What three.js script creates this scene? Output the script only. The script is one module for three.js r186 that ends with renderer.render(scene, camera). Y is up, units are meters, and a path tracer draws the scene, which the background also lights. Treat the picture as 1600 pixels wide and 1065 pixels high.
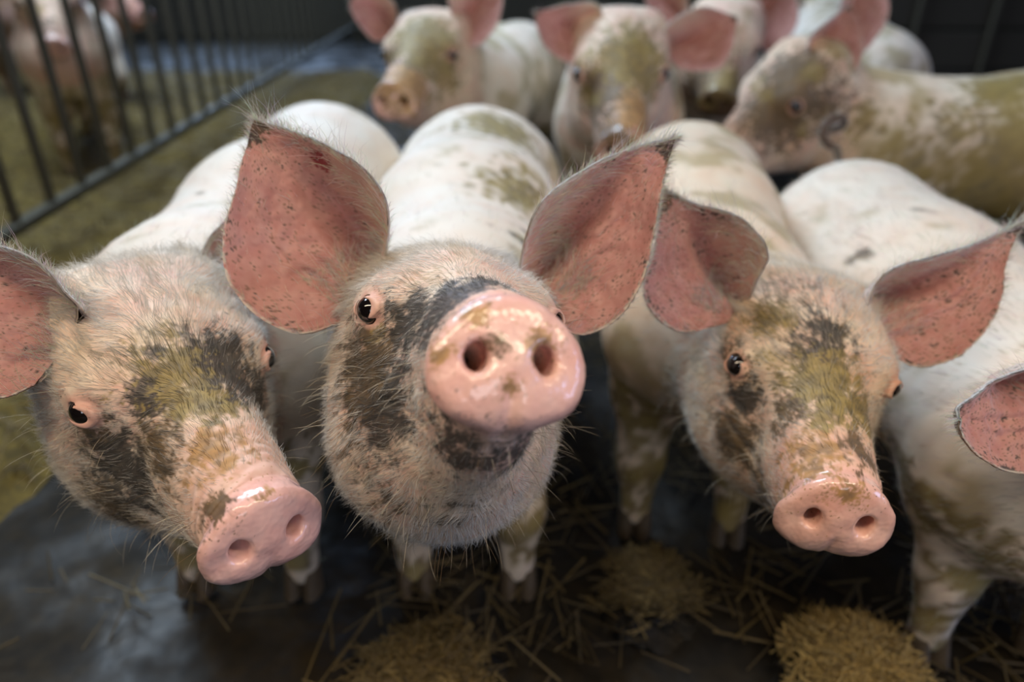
import * as THREE from 'three';
import { mergeGeometries } from 'three/addons/utils/BufferGeometryUtils.js';
import { RoundedBoxGeometry } from 'three/addons/geometries/RoundedBoxGeometry.js';
import { RectAreaLightUniformsLib } from 'three/addons/lights/RectAreaLightUniformsLib.js';
import { createNoise3D } from 'simplex-noise';

// ---------------------------------------------------------------- camera, lights, exposure
RectAreaLightUniformsLib.init();
const scene = new THREE.Scene();
scene.background = new THREE.Color(0x000000);
const FOCAL = 1150, CAM_H = 0.76, PITCH = 29 * Math.PI / 180;
const camera = new THREE.PerspectiveCamera(2 * Math.atan(532.5 / FOCAL) * 180 / Math.PI, 1600 / 1065, 0.02, 60);
camera.position.set(0, CAM_H, 0);
camera.rotation.x = -PITCH;
camera.focus = 0.52;
camera.userData.fStop = 2.6;
const renderer = new THREE.WebGLRenderer();
renderer.toneMapping = THREE.LinearToneMapping;
renderer.toneMappingExposure = 1.22;
renderer.shadowMap.enabled = true;

const ROOM = { x0: -5, x1: 4.2, z0: -6.6, z1: 2.6, h: 3.0 };
function areaLight(name, w, h, color, intensity, pos, target) {
  const l = new THREE.RectAreaLight(color, intensity, w, h);
  l.name = name; l.position.set(...pos); l.lookAt(...target); scene.add(l);
  return l;
}
// glazed panel in the roof behind the pigs, daylight: the cool light on backs and ear rims
const ROOFLIGHT = { x: -1.25, z: -2.5, w: 1.8, d: 1.5 };
areaLight('roof_window_light', ROOFLIGHT.w, ROOFLIGHT.d, new THREE.Color(0.68, 0.83, 1.0), 13.5, [ROOFLIGHT.x, ROOM.h - 0.03, ROOFLIGHT.z], [ROOFLIGHT.x, 0, ROOFLIGHT.z + 0.001]);
// window in the far wall and one in the right wall, blue daylight
const WINDOW_B = { x: -2.0, y: 1.35, w: 2.2, h: 1.3 }, WINDOW_R = { z: 0.9, y: 1.3, w: 1.7, h: 0.9 };
areaLight('far_window_light', WINDOW_B.w, WINDOW_B.h, new THREE.Color(0.42, 0.62, 1.0), 7, [WINDOW_B.x, WINDOW_B.y, ROOM.z0 + 0.06], [WINDOW_B.x, WINDOW_B.y, 0]);
areaLight('side_window_light', WINDOW_R.w, WINDOW_R.h, new THREE.Color(0.40, 0.53, 1.0), 6, [ROOM.x1 - 0.06, WINDOW_R.y, WINDOW_R.z], [0, WINDOW_R.y, WINDOW_R.z]);
// window in the wall behind the viewer: the glints on wet snouts and eyes
const WINDOW_F = { x: 0.55, y: 1.55, w: 1.3, h: 0.9 };
areaLight('front_window_light', WINDOW_F.w, WINDOW_F.h, new THREE.Color(0.95, 0.95, 1.0), 2.6, [WINDOW_F.x, WINDOW_F.y, ROOM.z1 - 0.06], [WINDOW_F.x, WINDOW_F.y, 0]);
// warm strip lamps under the ceiling in front of the pigs
const LAMPS = [[-0.60, 0.12], [0.80, 0.18]], LAMP_Y = 1.62;
for (const [x, z] of LAMPS) areaLight('strip_lamp_light', 1.2, 0.16, new THREE.Color(1.0, 0.79, 0.57), 17, [x, LAMP_Y, z], [x, 0, z + 0.001]);

// ---------------------------------------------------------------- helpers
let seed = 12345;
const rnd = () => { seed = (seed + 0x6d2b79f5) | 0; let t = Math.imul(seed ^ (seed >>> 15), 1 | seed); t = (t + Math.imul(t ^ (t >>> 7), 61 | t)) ^ t; return ((t ^ (t >>> 14)) >>> 0) / 4294967296; };
const n3 = createNoise3D(rnd);
const fbm = (x, y, z, o = 3) => { let s = 0, a = 0.5; for (let i = 0; i < o; i++, a *= 0.5, x *= 2.03, y *= 2.03, z *= 2.03) s += a * n3(x, y, z); return s; };
const hyp = (x, y, z = 0) => Math.sqrt(x * x + y * y + z * z);
const clamp = (x, a, b) => (x < a ? a : x > b ? b : x);
const sstep = (a, b, x) => { const t = clamp((x - a) / (b - a), 0, 1); return t * t * (3 - 2 * t); };
const mix = (a, b, t) => a + (b - a) * t;
const V = (x, y, z) => new THREE.Vector3(x, y, z);
const CF = V(0, -Math.sin(PITCH), -Math.cos(PITCH)), CU = V(0, Math.cos(PITCH), -Math.sin(PITCH));
// place in the pen of a measured sight line at a given distance
const place = (px, py, d) => V(0, CAM_H, 0).addScaledVector(CF, d).addScaledVector(CU, -(py - 532.5) / FOCAL * d).add(V((px - 800) / FOCAL * d, 0, 0));
const taken = {};
const numbered = (n) => { const k = taken[n] = (taken[n] ?? -1) + 1; return k ? n + '_' + String(k).padStart(3, '0') : n; };
function tag(o, label, category, group, kind) {
  if (label) o.userData.label = label;
  if (category) o.userData.category = category;
  if (group) o.userData.group = group;
  if (kind) o.userData.kind = kind;
  return o;
}
function mesh(name, geo, mat, parent) {
  const m = new THREE.Mesh(geo, mat);
  m.name = parent ? name : numbered(name); m.castShadow = m.receiveShadow = true;
  (parent ?? scene).add(m);
  return m;
}
function noiseTexture(size, fn, srgb) {
  const d = new Uint8Array(size * size * 4);
  for (let y = 0; y < size; y++) for (let x = 0; x < size; x++) {
    const c = fn(x / size, y / size), o = (y * size + x) * 4;
    d[o] = clamp(c[0], 0, 1) * 255; d[o + 1] = clamp(c[1], 0, 1) * 255; d[o + 2] = clamp(c[2], 0, 1) * 255; d[o + 3] = 255;
  }
  const t = new THREE.DataTexture(d, size, size);
  t.wrapS = t.wrapT = THREE.RepeatWrapping; t.magFilter = THREE.LinearFilter; t.minFilter = THREE.LinearFilter;
  if (srgb) t.colorSpace = THREE.SRGBColorSpace;
  t.needsUpdate = true;
  return t;
}
// tiling noise: a torus in 3D is approximated by blending shifted copies
const tile = (u, v, k, o = 4, s = 0) => {
  const w = (x, y) => fbm(x * k + s, y * k - s, s * 3.1, o);
  return mix(mix(w(u, v), w(u - 1, v), u), mix(w(u, v - 1), w(u - 1, v - 1), u), v);
};

// ---------------------------------------------------------------- the barn
const dark = (r, g, b, rough = 0.9) => new THREE.MeshStandardMaterial({ color: new THREE.Color().setRGB(r, g, b), roughness: rough });
const floorTex = noiseTexture(1024, (u, v) => {
  const a = tile(u, v, 6, 5), b = tile(u, v, 40, 3, 7), w = sstep(-0.32, 0.02, tile(u, v, 3, 4, 3));
  const g = 0.095 + 0.08 * a + 0.08 * b;
  return [g * mix(1.0, 1.3, w), g * mix(0.93, 1.02, w), g * mix(0.85, 0.42, w)];
}, true);
const floorBump = noiseTexture(512, (u, v) => { const g = 0.5 + 0.5 * tile(u, v, 24, 4, 2); return [g, g, g]; });
const floorRough = noiseTexture(512, (u, v) => { const g = mix(0.5, 0.98, sstep(-0.25, 0.25, tile(u, v, 7, 4, 9))); return [g, g, g]; });
for (const t of [floorTex, floorBump, floorRough]) t.repeat.set(0.7, 0.7);
const M = {
  floor: new THREE.MeshStandardMaterial({ map: floorTex, bumpMap: floorBump, bumpScale: 0.006, roughnessMap: floorRough, roughness: 1 }),
  wall: dark(0.05, 0.045, 0.035), ceiling: dark(0.10, 0.095, 0.085), plank: dark(0.035, 0.03, 0.022, 0.8),
  steel: new THREE.MeshStandardMaterial({ color: new THREE.Color().setRGB(0.085, 0.08, 0.06), roughness: 0.6, metalness: 0.5 }),
  pane: new THREE.MeshStandardMaterial({ color: 0x8899aa, emissive: new THREE.Color(0.7, 0.85, 1.0), emissiveIntensity: 1.2, roughness: 0.4 }),
  tube: new THREE.MeshStandardMaterial({ color: 0xffffff, emissive: new THREE.Color(1.0, 0.85, 0.65), emissiveIntensity: 2.5 }),
  straw: new THREE.MeshStandardMaterial({ color: 0xffffff, roughness: 0.6 }),
  bedding: new THREE.MeshStandardMaterial({ map: noiseTexture(512, (u, v) => { const g = 0.33 + 0.22 * tile(u, v, 18, 4, 5) + 0.14 * tile(u, v, 70, 2, 1); return [g * 1.08, g * 0.90, g * 0.30]; }, true), roughness: 0.9 }),
  dung: new THREE.MeshStandardMaterial({ map: floorTex, bumpMap: floorBump, bumpScale: 0.01, roughness: 0.75 }),
};
function box(x0, x1, y0, y1, z0, z1) {
  const g = new THREE.BoxGeometry(x1 - x0, y1 - y0, z1 - z0); g.translate((x0 + x1) / 2, (y0 + y1) / 2, (z0 + z1) / 2); return g;
}
const struct = (name, geo, mat) => tag(mesh(name, geo, mat), null, null, null, 'structure');
{
  const { x0, x1, z0, z1, h } = ROOM, T = 0.2;
  const fg = new THREE.PlaneGeometry(x1 - x0, z1 - z0, 300, 300); fg.rotateX(-Math.PI / 2); fg.translate((x0 + x1) / 2, 0, (z0 + z1) / 2);
  const p = fg.attributes.position, uv = fg.attributes.uv;
  for (let i = 0; i < p.count; i++) {
    const x = p.getX(i), z = p.getZ(i);
    p.setY(i, -0.012 + 0.012 * fbm(x * 5, 0, z * 5, 3)); uv.setXY(i, x, z);
  }
  fg.computeVertexNormals();
  struct('floor', mergeGeometries([fg, box(x0, x1, -T, -0.04, z0, z1)]), M.floor);
  const L = ROOFLIGHT, lx0 = L.x - L.w / 2, lx1 = L.x + L.w / 2, lz0 = L.z - L.d / 2, lz1 = L.z + L.d / 2;
  struct('ceiling', mergeGeometries([box(x0, lx0, h, h + T, z0, z1), box(lx1, x1, h, h + T, z0, z1), box(lx0, lx1, h, h + T, z0, lz0), box(lx0, lx1, h, h + T, lz1, z1)]), M.ceiling);
  struct('window_1', box(lx0, lx1, h + 0.02, h + 0.04, lz0, lz1), M.pane);
  const B = WINDOW_B, bx0 = B.x - B.w / 2, bx1 = B.x + B.w / 2, by0 = B.y - B.h / 2, by1 = B.y + B.h / 2;
  struct('wall_back', mergeGeometries([box(x0, bx0, 0, h, z0 - T, z0), box(bx1, x1, 0, h, z0 - T, z0), box(bx0, bx1, 0, by0, z0 - T, z0), box(bx0, bx1, by1, h, z0 - T, z0)]), M.wall);
  struct('window_2', box(bx0, bx1, by0, by1, z0 - 0.06, z0 - 0.04), M.pane);
  const R = WINDOW_R, rz0 = R.z - R.w / 2, rz1 = R.z + R.w / 2, ry0 = R.y - R.h / 2, ry1 = R.y + R.h / 2;
  struct('wall_right', mergeGeometries([box(x1, x1 + T, 0, h, z0, rz0), box(x1, x1 + T, 0, h, rz1, z1), box(x1, x1 + T, 0, ry0, rz0, rz1), box(x1, x1 + T, ry1, h, rz0, rz1)]), M.wall);
  struct('window_3', box(x1 + 0.04, x1 + 0.06, ry0, ry1, rz0, rz1), M.pane);
  struct('wall_left', box(x0 - T, x0, 0, h, z0, z1), M.wall);
  const W4 = WINDOW_F, fx0 = W4.x - W4.w / 2, fx1 = W4.x + W4.w / 2, fy0 = W4.y - W4.h / 2, fy1 = W4.y + W4.h / 2;
  struct('wall_front', mergeGeometries([box(x0, fx0, 0, h, z1, z1 + T), box(fx1, x1, 0, h, z1, z1 + T), box(fx0, fx1, 0, fy0, z1, z1 + T), box(fx0, fx1, fy1, h, z1, z1 + T)]), M.wall);
  struct('window_4', box(fx0, fx1, fy0, fy1, z1 + 0.04, z1 + 0.06), M.pane);
}
LAMPS.forEach(([x, z], i) => {
  const g = new THREE.Group(); g.name = numbered('strip_lamp'); g.position.set(x, LAMP_Y + 0.02, z); scene.add(g);
  tag(g, i ? 'long warm strip lamp hanging over the right of the pen' : 'long warm strip lamp hanging over the left of the pen', 'lamp', 'strip lamps under the ceiling');
  mesh('housing', new RoundedBoxGeometry(1.28, 0.05, 0.2, 2, 0.015).translate(0, 0.035, 0), M.steel, g);
  mesh('tube', new THREE.CylinderGeometry(0.018, 0.018, 1.2, 16).rotateZ(Math.PI / 2).translate(0, 0.005, 0), M.tube, g);
  for (const s of [-1, 1]) mesh('hanger', new THREE.CylinderGeometry(0.006, 0.006, ROOM.h - LAMP_Y - 0.07, 8).translate(s * 0.5, (ROOM.h - LAMP_Y - 0.07) / 2 + 0.05, 0), M.steel, g);
});

// ---------------------------------------------------------------- pen fence on the left
{
  const f = new THREE.Group(); f.name = 'pen_fence'; f.position.set(-1.19, 0, 0); scene.add(f);
  tag(f, 'dark steel bar fence of the pen with straw behind it', 'fence');
  const zA = -0.9, zB = -6.2, len = zA - zB;
  mesh('rail', new RoundedBoxGeometry(0.035, 0.03, len, 2, 0.010).translate(0, 0.14, (zA + zB) / 2), M.steel, f);
  mesh('rail', new RoundedBoxGeometry(0.045, 0.05, len, 2, 0.012).translate(0, 0.98, (zA + zB) / 2), M.steel, f);
  const bar = new THREE.CylinderGeometry(0.012, 0.012, 0.84, 12);
  for (let z = -1.22; z > -6.1; z -= 0.155) { const b = mesh('bar', bar, M.steel, f); b.position.set(0, 0.555, z); }
  const post = new RoundedBoxGeometry(0.06, 1.06, 0.06, 2, 0.01);
  for (const z of [-0.93, -6.15]) { const b = mesh('post', post, M.steel, f); b.position.set(0, 0.53, z); }
}
// dark plank partition behind the pigs on the right
{
  const w = new THREE.Group(); w.name = 'plank_partition'; w.position.set(2.9, 0, -3.7); scene.add(w);
  tag(w, 'dark wooden plank partition in the upper right background', 'partition');
  for (let k = 0; k < 6; k++) mesh('plank', new RoundedBoxGeometry(3.0, 0.165, 0.04, 2, 0.008).translate(0, 0.1 + k * 0.178, (k % 2) * 0.006), M.plank, w);
  for (let k = 0; k < 9; k++) mesh('bar', new THREE.CylinderGeometry(0.012, 0.012, 1.1, 10).translate(-1.4 + k * 0.35, 0.55, 0.05), M.steel, w);
}

// ---------------------------------------------------------------- distance fields and their surfaces
const cone = (a, b, ra, rb, k = 0.03) => {
  const bx = b.x - a.x, by = b.y - a.y, bz = b.z - a.z, q = 1 / (bx * bx + by * by + bz * bz), { x: ax, y: ay, z: az } = a;
  const f = (x, y, z) => {
    const px = x - ax, py = y - ay, pz = z - az, t = clamp((px * bx + py * by + pz * bz) * q, 0, 1);
    return hyp(px - t * bx, py - t * by, pz - t * bz) - (ra + (rb - ra) * t);
  };
  f.k = k; return f;
};
const ell = (cx, cy, cz, rx, ry, rz, k = 0.03) => {
  const f = (x, y, z) => {
    const a = (x - cx) / rx, b = (y - cy) / ry, c = (z - cz) / rz, k0 = hyp(a, b, c), k1 = hyp(a / rx, b / ry, c / rz);
    return k1 < 1e-6 ? -Math.min(rx, ry, rz) : k0 * (k0 - 1) / k1;
  };
  f.k = k; return f;
};
const smin = (a, b, k) => { const h = Math.max(k - Math.abs(a - b), 0) / k; return Math.min(a, b) - h * h * k * 0.25; };
const smax = (a, b, k) => -smin(-a, -b, k);

// the head of a pig: x to the side, y up, z towards the snout
const headSkull = ell(0, 0.040, -0.062, 0.069, 0.062, 0.080), headBridge = cone(V(0, 0.036, -0.012), V(0, 0.010, 0.122), 0.047, 0.032), headLow = cone(V(0, -0.022, 0), V(0, -0.011, 0.122), 0.050, 0.031);
const headBrow = ell(0.046, 0.048, -0.014, 0.030, 0.025, 0.034), headCheek = ell(0.037, -0.022, -0.038, 0.037, 0.056, 0.062), headJowl = ell(0, -0.064, -0.048, 0.066, 0.050, 0.066), headJaw = cone(V(0, -0.062, -0.02), V(0, -0.042, 0.092), 0.046, 0.020);
const headEar = ell(0.048, 0.060, -0.095, 0.024, 0.030, 0.030);
const nostril = ell(0.0190, 0.002, 0.135, 0.0066, 0.0088, 0.045), lip1 = cone(V(0, -0.037, 0.122), V(0.034, -0.036, 0.070), 0.002, 0.002), lip2 = cone(V(0.034, -0.036, 0.070), V(0.062, -0.014, 0.010), 0.002, 0.0015);
const plateBulge = ell(0.015, -0.017, 0.1485, 0.020, 0.012, 0.0075);
function headBase(x, y, z) {
  const ax = Math.abs(x);
  let d = smin(headSkull(x, y, z), headBridge(x, y, z), 0.05);
  d = smin(d, headLow(x, y, z), 0.03);
  d = smin(d, headBrow(ax, y, z), 0.025);
  d = smin(d, headCheek(ax, y, z), 0.035);
  d = smin(d, headJowl(x, y, z), 0.04);
  d = smin(d, headJaw(x, y, z), 0.025);
  d = smin(d, headEar(ax, y, z), 0.03);
  return d;
}
// place of an eye: walk in from the side until the skin is met
const EYE = (() => {
  const p = V(0.12, 0.052, 0.055), dir = V(-0.74, -0.12, -0.66).normalize();
  for (let i = 0; i < 200; i++) p.addScaledVector(dir, headBase(p.x, p.y, p.z) * 0.5);
  const e = 1e-3, n = V(headBase(p.x + e, p.y, p.z) - headBase(p.x - e, p.y, p.z), headBase(p.x, p.y + e, p.z) - headBase(p.x, p.y - e, p.z), headBase(p.x, p.y, p.z + e) - headBase(p.x, p.y, p.z - e)).normalize();
  n.add(V(0.1, 0.1, 0.55)).normalize();
  return { at: p.clone().addScaledVector(n, -0.0046), n, skin: p, r: 0.0104 };
})();
const eyeSide = V(0, 1, 0).cross(EYE.n).normalize(), eyeUp = EYE.n.clone().cross(eyeSide).normalize();
function headField(x, y, z) {
  const ax = Math.abs(x);
  let d = headBase(x, y, z);
  if (d > 0.05) return d;
  // folds across the muzzle behind the snout plate
  if (z > 0.07 && z < 0.135) d += 0.0005 * Math.sin((z + 0.25 * y) * 560 + 3.5 * n3(x * 22, y * 22, z * 22)) * sstep(0.07, 0.1, z) * sstep(-0.03, 0.02, y);
  // snout plate
  {
    const pz = z - 0.1455 - 0.05 * y, r = y > 0 ? hyp(x / (0.0450 - 0.20 * y), y / 0.0375) : Math.pow(Math.pow(ax / 0.0450, 2.7) + Math.pow(-y / 0.0355, 2.7), 1 / 2.7), dr = (r - 1) * 0.037 + 0.007, dz = Math.abs(pz) - 0.0085 + 0.007 + 0.003 * r * r;
    const plate = hyp(Math.max(dr, 0), Math.max(dz, 0)) + Math.min(Math.max(dr, dz), 0) - 0.007;
    d = smin(d, plate, 0.010);
    d = smin(d, plateBulge(ax, y, z), 0.010);
    d = smax(d, -nostril(ax, y, z), 0.006);
    if (z > 0.13) d += 0.0016 * Math.exp(-(x * x) / 0.000018) * sstep(-0.002, -0.02, y);
  }
  d = smax(d, -Math.min(lip1(ax, y, z), lip2(ax, y, z)), 0.006);
  // eye socket and lids
  const ex = ax - EYE.at.x, ey = y - EYE.at.y, ez = z - EYE.at.z, near = hyp(ex, ey, ez);
  if (near < 0.04) {
    const s = (ex * eyeSide.x + ey * eyeSide.y + ez * eyeSide.z), u = ex * eyeUp.x + ey * eyeUp.y + ez * eyeUp.z, o = ex * EYE.n.x + ey * EYE.n.y + ez * EYE.n.z;
    const q = hyp(s / 1.30, u) - 0.0071, bag = hyp(s / 1.25, u) - 0.0135;
    d = smin(d, hyp(q, o - 0.0064) - 0.0018, 0.008);
    d = smax(d, -(hyp(bag + 0.0015, o - 0.0068) - 0.0008), 0.005);
    d = smax(d, -(hyp(ex, ey, ez) - EYE.r * 0.985), 0.0015);
  }
  return d;
}

// naive surface nets on a grid, far blocks skipped
function surface(field, lo, hi, cell) {
  const nx = Math.ceil((hi.x - lo.x) / cell) + 1, ny = Math.ceil((hi.y - lo.y) / cell) + 1, nz = Math.ceil((hi.z - lo.z) / cell) + 1, B = 6, g = new Float32Array(nx * ny * nz);
  const reach = B * cell * 0.9 * 1.6;
  for (let bz = 0; bz < nz; bz += B) for (let by = 0; by < ny; by += B) for (let bx = 0; bx < nx; bx += B) {
    const dc = field(lo.x + (bx + B / 2) * cell, lo.y + (by + B / 2) * cell, lo.z + (bz + B / 2) * cell), far = Math.abs(dc) > reach;
    for (let z = bz; z < Math.min(nz, bz + B); z++) for (let y = by; y < Math.min(ny, by + B); y++) for (let x = bx, o = (z * ny + y) * nx + bx; x < Math.min(nx, bx + B); x++, o++)
      g[o] = far ? dc : field(lo.x + x * cell, lo.y + y * cell, lo.z + z * cell);
  }
  const id = new Int32Array(nx * ny * nz).fill(-1), pos = [], index = [], off = [0, 1, nx, nx + 1, nx * ny, nx * ny + 1, nx * ny + nx, nx * ny + nx + 1];
  const E = [[0, 1], [2, 3], [4, 5], [6, 7], [0, 2], [1, 3], [4, 6], [5, 7], [0, 4], [1, 5], [2, 6], [3, 7]];
  for (let z = 0; z < nz - 1; z++) for (let y = 0; y < ny - 1; y++) for (let x = 0, o = (z * ny + y) * nx; x < nx - 1; x++, o++) {
    let m = 0;
    for (let c = 0; c < 8; c++) if (g[o + off[c]] < 0) m |= 1 << c;
    if (m === 0 || m === 255) continue;
    let sx = 0, sy = 0, sz = 0, n = 0;
    for (const [a, b] of E) {
      if (((m >> a) & 1) === ((m >> b) & 1)) continue;
      const va = g[o + off[a]], t = va / (va - g[o + off[b]]);
      sx += (a & 1) + t * ((b & 1) - (a & 1)); sy += ((a >> 1) & 1) + t * (((b >> 1) & 1) - ((a >> 1) & 1)); sz += (a >> 2) + t * ((b >> 2) - (a >> 2)); n++;
    }
    id[o] = pos.length / 3;
    pos.push(lo.x + (x + sx / n) * cell, lo.y + (y + sy / n) * cell, lo.z + (z + sz / n) * cell);
  }
  const S = [1, nx, nx * ny];
  for (let z = 1; z < nz - 1; z++) for (let y = 1; y < ny - 1; y++) for (let x = 1, o = (z * ny + y) * nx + 1; x < nx - 1; x++, o++) {
    const inside = g[o] < 0;
    for (let a = 0; a < 3; a++) {
      if (inside === (g[o + S[a]] < 0)) continue;
      const u = S[(a + 1) % 3], v = S[(a + 2) % 3], q = [id[o], id[o - u], id[o - u - v], id[o - v]];
      if (q.some((k) => k < 0)) continue;
      if (inside) index.push(q[0], q[1], q[2], q[0], q[2], q[3]); else index.push(q[0], q[2], q[1], q[0], q[3], q[2]);
    }
  }
  return { pos, index };
}
function gradient(field, x, y, z, e, out) {
  const a = field(x + e, y - e, z - e), b = field(x - e, y - e, z + e), c = field(x - e, y + e, z - e), d = field(x + e, y + e, z + e);
  return out.set(a - b - c + d, -a - b + c + d, -a + b - c + d).normalize();
}

// ---------------------------------------------------------------- skin, hair and their materials
const skinMat = new THREE.MeshPhysicalMaterial({ color: 0xffffff, vertexColors: true, roughness: 0.62, sheen: 0.25, sheenColor: new THREE.Color(1, 0.97, 0.95), sheenRoughness: 0.5 });
const snoutMat = new THREE.MeshPhysicalMaterial({ color: 0xffffff, vertexColors: true, roughness: 0.36, clearcoat: 0.8, clearcoatRoughness: 0.12 });
const earMat = new THREE.MeshPhysicalMaterial({ color: 0xffffff, vertexColors: true, roughness: 0.8, transmission: 0.32, thickness: 0 });
const hairMat = new THREE.MeshPhysicalMaterial({ color: 0xffffff, vertexColors: true, roughness: 0.75, transmission: 0.45, thickness: 0, specularIntensity: 0.6 });
const eyeMat = new THREE.MeshPhysicalMaterial({ color: new THREE.Color().setRGB(0.006, 0.004, 0.004), roughness: 0.06, clearcoat: 1, clearcoatRoughness: 0.02 });
const hoofMat = dark(0.10, 0.075, 0.05, 0.6);
const C = { pink: [0.72, 0.42, 0.34], cream: [0.78, 0.64, 0.49], white: [0.80, 0.745, 0.655], plate: [0.78, 0.43, 0.38], ear: [0.56, 0.26, 0.235], earBack: [0.78, 0.58, 0.50], black: [0.035, 0.035, 0.033], brown: [0.13, 0.085, 0.035], olive: [0.30, 0.235, 0.075], tan: [0.46, 0.27, 0.10], blood: [0.32, 0.02, 0.03] };
const lerp3 = (a, b, t) => [mix(a[0], b[0], t), mix(a[1], b[1], t), mix(a[2], b[2], t)];

function hairMesh(list, parent, name = 'hair', K = 2) {
  const N = list.length, pos = new Float32Array(N * (K * 3 + 1) * 3), nor = new Float32Array(pos.length), col = new Float32Array(pos.length), index = new Uint32Array(N * (K * 6 - 3) * 3), X = V(0, 0, 0), Y = V(0, 0, 0), Z = V(0, 0, 0);
  let p = 0, q = 0;
  for (const h of list) {
    Y.copy(h.dir).normalize(); X.crossVectors(Y, h.bend).normalize(); if (X.lengthSq() < 0.5) X.set(1, 0, 0).cross(Y).normalize(); Z.crossVectors(X, Y);
    const bend = 0.15 + 0.8 * rnd(), v0 = p / 3;
    for (let k = 0; k <= K; k++) {
      const t = k / K, ty = h.len * t * (1 - 0.25 * bend * t), tz = h.len * bend * 0.6 * t * t, r = h.r * (1 - 0.6 * t);
      for (let s = 0; s < (k === K ? 1 : 3); s++) {
        const a = s / 3 * Math.PI * 2, ca = Math.cos(a), sa = Math.sin(a), rr = k === K ? 0 : r;
        for (let c = 0; c < 3; c++) { const e = c === 0 ? 'x' : c === 1 ? 'y' : 'z'; pos[p + c] = h.at[e] + X[e] * ca * rr + Y[e] * ty + Z[e] * (tz + sa * rr); nor[p + c] = X[e] * ca + Z[e] * sa; col[p + c] = h.col[c]; }
        p += 3;
      }
    }
    for (let k = 0; k < K; k++) for (let s = 0; s < 3; s++) {
      const a = v0 + k * 3 + s, b = v0 + k * 3 + (s + 1) % 3;
      if (k === K - 1) { index[q++] = a; index[q++] = v0 + K * 3; index[q++] = b; } else { index[q++] = a; index[q++] = a + 3; index[q++] = b; index[q++] = b; index[q++] = a + 3; index[q++] = b + 3; }
    }
  }
  if (!N) return;
  const g = new THREE.BufferGeometry();
  g.setAttribute('position', new THREE.BufferAttribute(pos, 3)); g.setAttribute('normal', new THREE.BufferAttribute(nor, 3)); g.setAttribute('color', new THREE.BufferAttribute(col, 3)); g.setIndex(new THREE.BufferAttribute(index, 1));
  mesh(name, g, hairMat, parent).userData.kind = 'stuff';
}

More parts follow.
